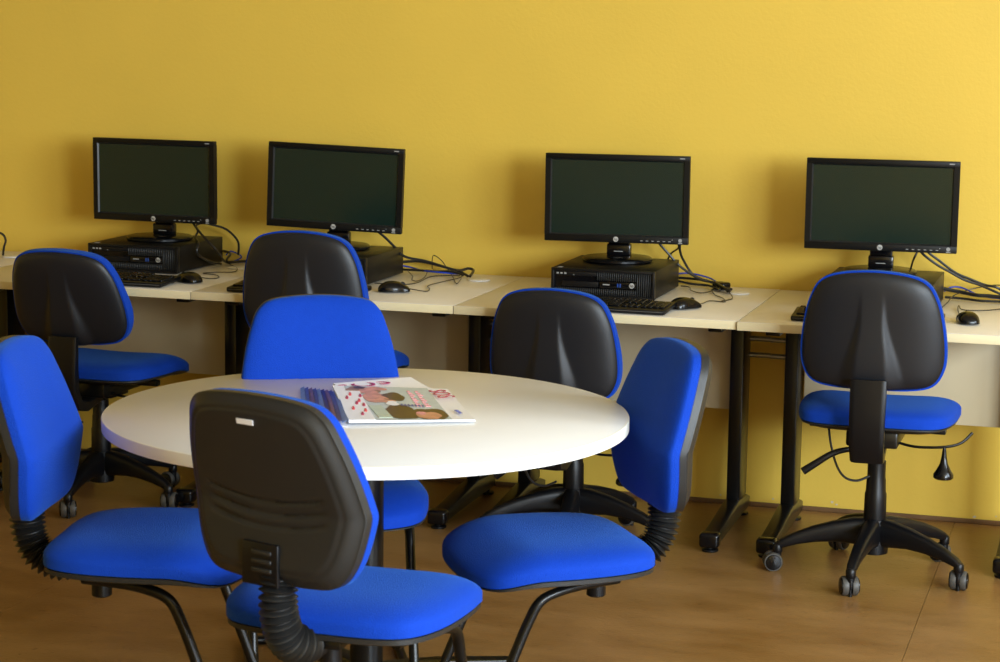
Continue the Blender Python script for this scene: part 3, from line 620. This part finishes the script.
# ------------------------------------------------------------------ visitor chairs
def make_visitor_chair():
    t = empty('visitor_chair', (0, 0, 0))
    so = outline([(0, -0.215), (0.12, -0.212), (0.19, -0.185), (0.228, -0.11), (0.243, 0.01), (0.238, 0.12), (0.205, 0.195), (0.12, 0.228), (0, 0.236)], 96)
    def sag(v): return -0.028 * sstep(0.08, 0.25, v) + 0.010 * sstep(-0.05, -0.22, v) * 0
    mb = MB()
    pad(mb, so, (0, 0), lambda r, u, v: 0.461 + 0.036 * (max(0, 1 - r ** 4)) ** 0.5 + 0.008 * (u / 0.2) ** 2 * (1 - r ** 4) + sag(v), lambda r, u, v: (0.435 if r < 0.96 else 0.443) + sag(v), lambda u, v, w: (u, v, w), 16, 4)
    mb.build('seat_cushion', 'fabric', t)
    mb = MB()
    pad(mb, [p * 0.99 for p in so], (0, 0), lambda r, u, v: 0.439 + sag(v), lambda r, u, v: 0.415 + 0.014 * r ** 8 + sag(v) * 0.7, lambda u, v, w: (u, v, w), 3, 8)
    mb.build('seat_shell', 'shell', t)
    bo = outline([(0, -0.196), (0.09, -0.195), (0.150, -0.184), (0.183, -0.140), (0.204, -0.06), (0.204, -0.02), (0.193, 0.05), (0.177, 0.11), (0.157, 0.157), (0.115, 0.182), (0, 0.191)], 160)
    def bmap(u, v, w):
        y = -0.255 - 0.31 * max(0, v + 0.04) - 0.06 * max(0, -v - 0.05) + 0.35 * u * u + w
        return (u, y, 0.722 + v)
    def groove(u, v):
        g = 0
        for c in (-0.028, -0.053, -0.078):
            d = abs(v - (c + 0.9 * u * u * 1.1))
            if abs(u) < 0.15: g += 0.0065 * (1 - sstep(0.0, 0.006, d)) * (1 - sstep(0.12, 0.15, abs(u)))
        return g
    def back(r, u, v):
        d = -0.019 - 0.020 * (1 - sstep(0.86, 1.0, r)) ** 0.8 - 0.004 * sstep(0.86, 0.80, r)
        if r > 0.999: d = -0.014
        return d + groove(u, v)
    mb = MB(); pad(mb, bo, (0, 0), lambda r, u, v: 0.002, back, bmap, 3, 60)
    sh = mb.build('backrest_shell', 'shell', t, angle=70)
    mb = MB(); pad(mb, [p * 1.0 for p in bo], (0, 0), lambda r, u, v: 0.018 + 0.029 * (max(0, 1 - r ** 3.6)) ** 0.5, lambda r, u, v: 0.0, bmap, 16, 3)
    mb.build('backrest_cushion', 'fabric', t)
    # clip bracket low on the shell
    c = MB(); y0 = bmap(0, -0.155, -0.043)[1]
    c.box((-0.006, y0, 0.722 - 0.155), (0.088, 0.010, 0.088), 0.004, 2)
    c.build('bracket_cover', 'black', sh)
    c = MB()
    for k in range(3): c.box((0, y0 - 0.006, 0.722 - 0.130 - k * 0.018), (0.048, 0.006, 0.009), 0.0028, 2)
    c.build('bracket_rib', 'shell', sh)
    b2 = bmap(0.0, 0.138, -0.045)
    tag(MB().box((0, b2[1], b2[2]), (0.040, 0.002, 0.011), 0.0005, 1, Matrix.Rotation(0.2, 3, 'X')).build('sticker', 'paper', sh), 'small white label on the black shell')
    e = bmap(0.198, -0.03, 0.018)
    MB().box((e[0] + 0.002, e[1] - 0.006, e[2]), (0.003, 0.012, 0.018), 0.001, 1).build('fabric_tag', 'grey', t)
    # bellows
    P = catmull([Vector(p) for p in ((0, -0.283, 0.560), (0, -0.288, 0.510), (0, -0.280, 0.460), (0, -0.258, 0.423), (0, -0.215, 0.403), (0, -0.160, 0.400))], 34)
    n = len(P) - 1
    MB().tube(P, 0.03, 20, 1, rfn=lambda q: (0.025 + 0.012 * (1 - abs(((q * 20) % 1) * 2 - 1))) * (1 - 0.35 * sstep(0.78, 1.0, q)), flat=1.15, up=(1, 0, 0)).build('bellows', 'bellow', t, angle=25)
    MB().lathe([(0.019, 0.0), (0.023, 0.003), (0.023, 0.08)], (0, -0.118, 0.330), 20).build('adjuster_knob', 'black', t)
    MB().box((0, -0.09, 0.412), (0.10, 0.20, 0.018), 0.004).build('seat_bracket', 'steel', t)
    for s in (-1, 1):
        x = s * 0.195
        l = MB().tube([(s * 0.14, -0.12, 0.408), (s * 0.16, -0.04, 0.407), (s * 0.185, 0.03, 0.403), (x, 0.085, 0.382), (x, 0.115, 0.325), (x, 0.15, 0.23), (x, 0.19, 0.12), (x, 0.212, 0.060), (x, 0.216, 0.030), (x, 0.192, 0.0135), (x, 0.15, 0.012), (x, 0.0, 0.012), (x, -0.20, 0.012)], 0.0125, 12, 6)
        l.build('leg', 'steel', t)
    MB().tube([(-0.195, -0.20, 0.012), (-0.19, -0.225, 0.012), (-0.16, -0.235, 0.012), (0, -0.238, 0.012), (0.16, -0.235, 0.012), (0.19, -0.225, 0.012), (0.195, -0.20, 0.012)], 0.0125, 12, 5).build('floor_bar', 'steel', t)
    return t
vc0 = make_visitor_chair()
snapshot()
# x, y, facing angle (deg, world direction of +y local), back twist, label
VC = [(-2.074, -2.76, 12, 0, 'blue cushioned visitor chair at the left edge, facing right, beside the round table'),
      (-1.490, -3.03, 89, -17, 'nearest blue visitor chair, its black ribbed back with white label toward the camera'),
      (-1.274, -2.295, 214, 0, 'blue cushioned visitor chair at the right of the round table, facing leftward'),
      (-1.888, -2.16, 296, 0, 'blue visitor chair behind the round table, its blue backrest facing the camera')]
for i, (x, y, a, tw, lab) in enumerate(VC):
    t = vc0 if i == 0 else copy_tree(vc0)
    t.location = (x, y, 0); t.rotation_euler.z = math.radians(a - 90); tag(t, lab, 'chair', 'visitor chairs around the round table')
    if i == 2:                                      # seat lowered a little on this one
        for ch in COL.objects:
            if ch.parent != t: continue
            if ch.name.startswith(('backrest', 'fabric_tag')): ch.location.z = -0.028
            elif ch.name.startswith(('seat_', 'adjuster')): ch.location.z = -0.052
            elif ch.name.startswith('leg'): ch.scale.z = 0.87
            elif ch.name.startswith('bellows'): ch.matrix_local = Matrix.Translation((0, 0, -0.035))
    if tw:
        for ch in COL.objects:
            if ch.parent == t and ch.name.startswith('bellows'):
                ch.matrix_local = Matrix.Translation((0, -0.165, 0)) @ Matrix.Rotation(math.radians(-20), 4, 'Z') @ Matrix.Translation((0, 0.165, 0.012))
        for ch in COL.objects:
            if ch.parent == t and (ch.name.startswith('backrest') or ch.name.startswith('fabric_tag')):
                T = Matrix.Translation((0, -0.23, 0)) @ Matrix.Rotation(math.radians(tw), 4, 'Z') @ Matrix.Translation((0, 0.23, 0))
                ch.matrix_local = Matrix.Translation((-0.042, 0.0, 0.043)) @ T @ Matrix.Scale(0.975, 4, (0, 0, 1)) @ Matrix.Scale(1.04, 4, (1, 0, 0))

# ------------------------------------------------------------------ round table
TX, TY, TR, HT = -1.7146, -2.3444, 0.6209, 0.7093
t = empty('round_table', (TX, TY, 0)); tag(t, 'large white round table with a black pedestal, magazines lying on it', 'table')
tt = MB().lathe([(TR - 0.003, HT - 0.030), (TR - 0.003, HT - 0.002), (TR - 0.006, HT)], (0, 0, 0), 160).build('tabletop', 'white', t)
MB().lathe([(TR - 0.0035, HT - 0.0292), (TR, HT - 0.0285), (TR, HT - 0.0035), (TR - 0.0012, HT - 0.0014), (TR - 0.004, HT - 0.0006)], (0, 0, 0), 160).build('edge_band', 'wedge', tt)
MB().lathe([(0.040, 0.05), (0.040, HT - 0.05)], (0, 0, 0), 32).build('pedestal', 'steel', t)
MB().box((0, 0, HT - 0.042), (0.60, 0.06, 0.022), 0.003).box((0, 0, HT - 0.042), (0.06, 0.60, 0.022), 0.003).build('top_bracket', 'steel', t)
for k in range(4):
    a = math.radians(45 + 90 * k + 0); d = Vector((math.cos(a), math.sin(a), 0)); 
    MB().sweep([d * 0.02 + Vector((0, 0, 0.062)), d * 0.2 + Vector((0, 0, 0.052)), d * 0.40 + Vector((0, 0, 0.034))], [0.05, 0.05, 0.045], [0.05, 0.045, 0.03]).lathe([(0.022, 0), (0.024, 0.004), (0.024, 0.02)], d * 0.385, 16).build('foot', 'steel', t)

# ------------------------------------------------------------------ magazines
def sheet(pts, z, th, name, m, parent, lift=None, n=10):
    """flat or gently bent four-cornered sheet: pts BL, BR, TR, TL (xy)"""
    A, B_, C, D = [Vector(p) for p in pts]; vs = []; fs = []
    N = n
    for q in (0, 1):
        for i in range(N + 1):
            for j in range(N + 1):
                u, v = i / N, j / N
                p = A.lerp(B_, u).lerp(D.lerp(C, u), v)
                zz = z + (th if q else 0) + (lift(u, v) if lift else 0)
                vs.append((p.x, p.y, zz))
    S = (N + 1) ** 2
    def ix(q, i, j): return q * S + i * (N + 1) + j
    for i in range(N):
        for j in range(N):
            fs.append((ix(1, i, j), ix(1, i + 1, j), ix(1, i + 1, j + 1), ix(1, i, j + 1)))
            fs.append((ix(0, i, j), ix(0, i, j + 1), ix(0, i + 1, j + 1), ix(0, i + 1, j)))
    for i in range(N):
        for j0 in (0, N):
            fs.append((ix(0, i, j0), ix(0, i + 1, j0), ix(1, i + 1, j0), ix(1, i, j0)))
        for j0 in (0, N):
            fs.append((ix(0, j0, i), ix(0, j0, i + 1), ix(1, j0, i + 1), ix(1, j0, i)))
    mb = MB().raw(vs, fs)
    return mb.build(name, m, parent, angle=30)
OX, OY = -1.60, -2.35
def loc(p): return Vector((p[0] - OX, p[1] - OY))
# top magazine: BL, BR, TR, TL of the cover in the table plane
def magazine(name, lab, corners, z, lift, th=0.004):
    t = empty(name, (OX, OY, HT)); tag(t, lab, 'magazine', 'magazines on the round table')
    q = [loc(p) for p in corners]
    sheet(q, z, th, 'pages', 'paper', t, lift)
    def patch(u0, v0, u1, v1, m, nm='cover_print', up=0.0006, skew=0.0, parent=None):
        A, B_, C, D = q
        def P(u, v): return A.lerp(B_, u).lerp(D.lerp(C, u), v)
        pts = [P(u0, v0), P(u1, v0), P(u1 + skew, v1), P(u0 + skew, v1)]
        def l2(a, b):
            u = u0 + (u1 - u0) * a + skew * b; v = v0 + (v1 - v0) * b
            return lift(u, v)
        return sheet(pts, z + th, up, nm, m, t, l2, 6)
    return t, patch, q
cb = [(-1.690, -2.530), (-1.430, -2.396), (-1.600, -2.085), (-1.860, -2.200)]
# under magazine, turned so that its titled end peeps out behind
cu = [(-1.700, -2.33), (-1.560, -2.14), (-1.735, -1.975), (-1.885, -2.13)]
t2, p2, q2 = magazine('magazine', 'white magazine with crimson lettering showing behind the upper one, on the round table', cu, 0.0008, lambda u, v: 0.016 * v * v, 0.004)
def put_text(par, q, u, v, s, size, m, zz, ang=0.0):
    A, B_, C, D = q; p = A.lerp(B_, u).lerp(D.lerp(C, u), v); dx = (B_ - A).normalized()
    a = math.atan2(dx.y, dx.x) + ang
    return text_mesh('title_lettering', s, size, m, par, Matrix.Translation((p.x, p.y, zz)) @ Matrix.Rotation(a, 4, 'Z'))
put_text(t2, q2, 0.32, 0.86, 'SOS', 0.085, 'crimson', 0.0185, 0.1)
lift1 = lambda u, v: 0.001 + 0.012 * (1 - u) * (0.3 + 0.7 * v) + 0.009 * v * v
t1, p1, q1 = magazine('magazine', 'upper glossy magazine with faces on its cover and crimson title on a white strip', cb, 0.002, lift1, 0.005)
def blob(cu_, cv, ru, rv, m, up, nm='cover_print', sk=0.0):
    A, B_, C, D = q1; vs = []; n = 26
    for k in range(n):
        a = 2 * PI * k / n; w_ = 1 + 0.10 * math.sin(3 * a + cu_ * 9) + 0.06 * math.sin(5 * a + cv * 20)
        u = cu_ + ru * w_ * math.cos(a) + sk * math.sin(a) * rv; v = cv + rv * w_ * math.sin(a)
        u = min(max(u, 0.012), 0.985); v = min(max(v, 0.006), 0.994)
        p = A.lerp(B_, u).lerp(D.lerp(C, u), v); vs.append((p.x, p.y, 0.002 + 0.005 + lift1(u, v) + up))
    MB().raw(vs, [tuple(range(n))]).build(nm, m, t1, smooth=False)
p1(0.10, 0.0, 0.82, 1.0, 'pgrey', up=0.0004)
blob(0.24, 0.88, 0.15, 0.10, 'tan', 0.0007); blob(0.36, 0.93, 0.10, 0.05, 'skin', 0.0009); blob(0.22, 0.95, 0.05, 0.035, 'brown', 0.0011)
blob(0.34, 0.66, 0.13, 0.15, 'skin', 0.0012, sk=-0.2); blob(0.27, 0.84, 0.09, 0.05, 'skin', 0.0013); blob(0.47, 0.70, 0.10, 0.12, 'brown', 0.0014); blob(0.43, 0.50, 0.05, 0.07, 'paper', 0.0016)
blob(0.45, 0.24, 0.14, 0.22, 'brown', 0.0010); p1(0.25, 0.08, 0.36, 0.44, 'sage', up=0.0014, skew=-0.03)
blob(0.68, 0.16, 0.14, 0.20, 'brown', 0.0012); blob(0.66, 0.12, 0.10, 0.12, 'skin', 0.0016); blob(0.61, 0.20, 0.04, 0.05, 'pink', 0.0018)
for k in range(7): blob(0.50 + 0.028 * k, 0.455 - 0.004 * k, 0.010, 0.035, 'violet', 0.0016)
for u_ in (0.62, 0.69):
    for k in range(9): p1(u_, 0.42 + 0.055 * k, u_ + 0.045 - 0.01 * (k % 3), 0.42 + 0.055 * k + 0.03, 'pink', up=0.0016)
p1(0.0, 0.0, 0.21, 0.84, 'paper', up=0.0020)
for k, (u, v) in enumerate(((0.06, 0.60), (0.10, 0.70), (0.12, 0.45), (0.15, 0.52), (0.12, 0.14), (0.16, 0.24), (0.18, 0.66), (0.07, 0.30), (0.17, 0.40))):
    p1(u, v, u + 0.020, v + 0.05, 'red' if k % 2 else 'crimson', up=0.0026)
    p1(u + 0.012, v + 0.03, u + 0.026, v + 0.09, 'red' if k % 2 else 'crimson', up=0.0030)
put_text(t1, q1, 0.895, 0.80, 'SOS', 0.062, 'crimson', 0.0182, -1.45)
put_text(t1, q1, 0.92, 0.22, 'nueva', 0.020, 'violet', 0.0125, -1.45)

# fanned pages of an opened magazine to the left
t3 = empty('magazine', (OX, OY, HT)); tag(t3, 'opened magazine with fanned violet and brown pages under the left side of the pile', 'magazine', 'magazines on the round table')
base = [(-1.80, -2.545), (-1.685, -2.555), (-1.860, -2.18), (-1.965, -2.15)]
sheet([loc(p) for p in base], 0.0008, 0.004, 'pages', 'paper', t3)
cols = ['sky', 'violet', 'tan', 'violet', 'sky', 'brown', 'tan', 'violet', 'sky']
for k, cname in enumerate(cols):
    a = k / len(cols); b = (k + 1.0) / len(cols)
    A, B_, C, D = [loc(p) for p in base]
    pts = [A.lerp(B_, a), A.lerp(B_, b), D.lerp(C, b), D.lerp(C, a)]
    sheet(pts, 0.0055, 0.0012, 'fanned_page', cname, t3, lambda u, v, k=k: 0.012 * math.sin(PI * (0.15 + 0.85 * v)) * (0.3 + 0.08 * k) + 0.006 * u, 6)
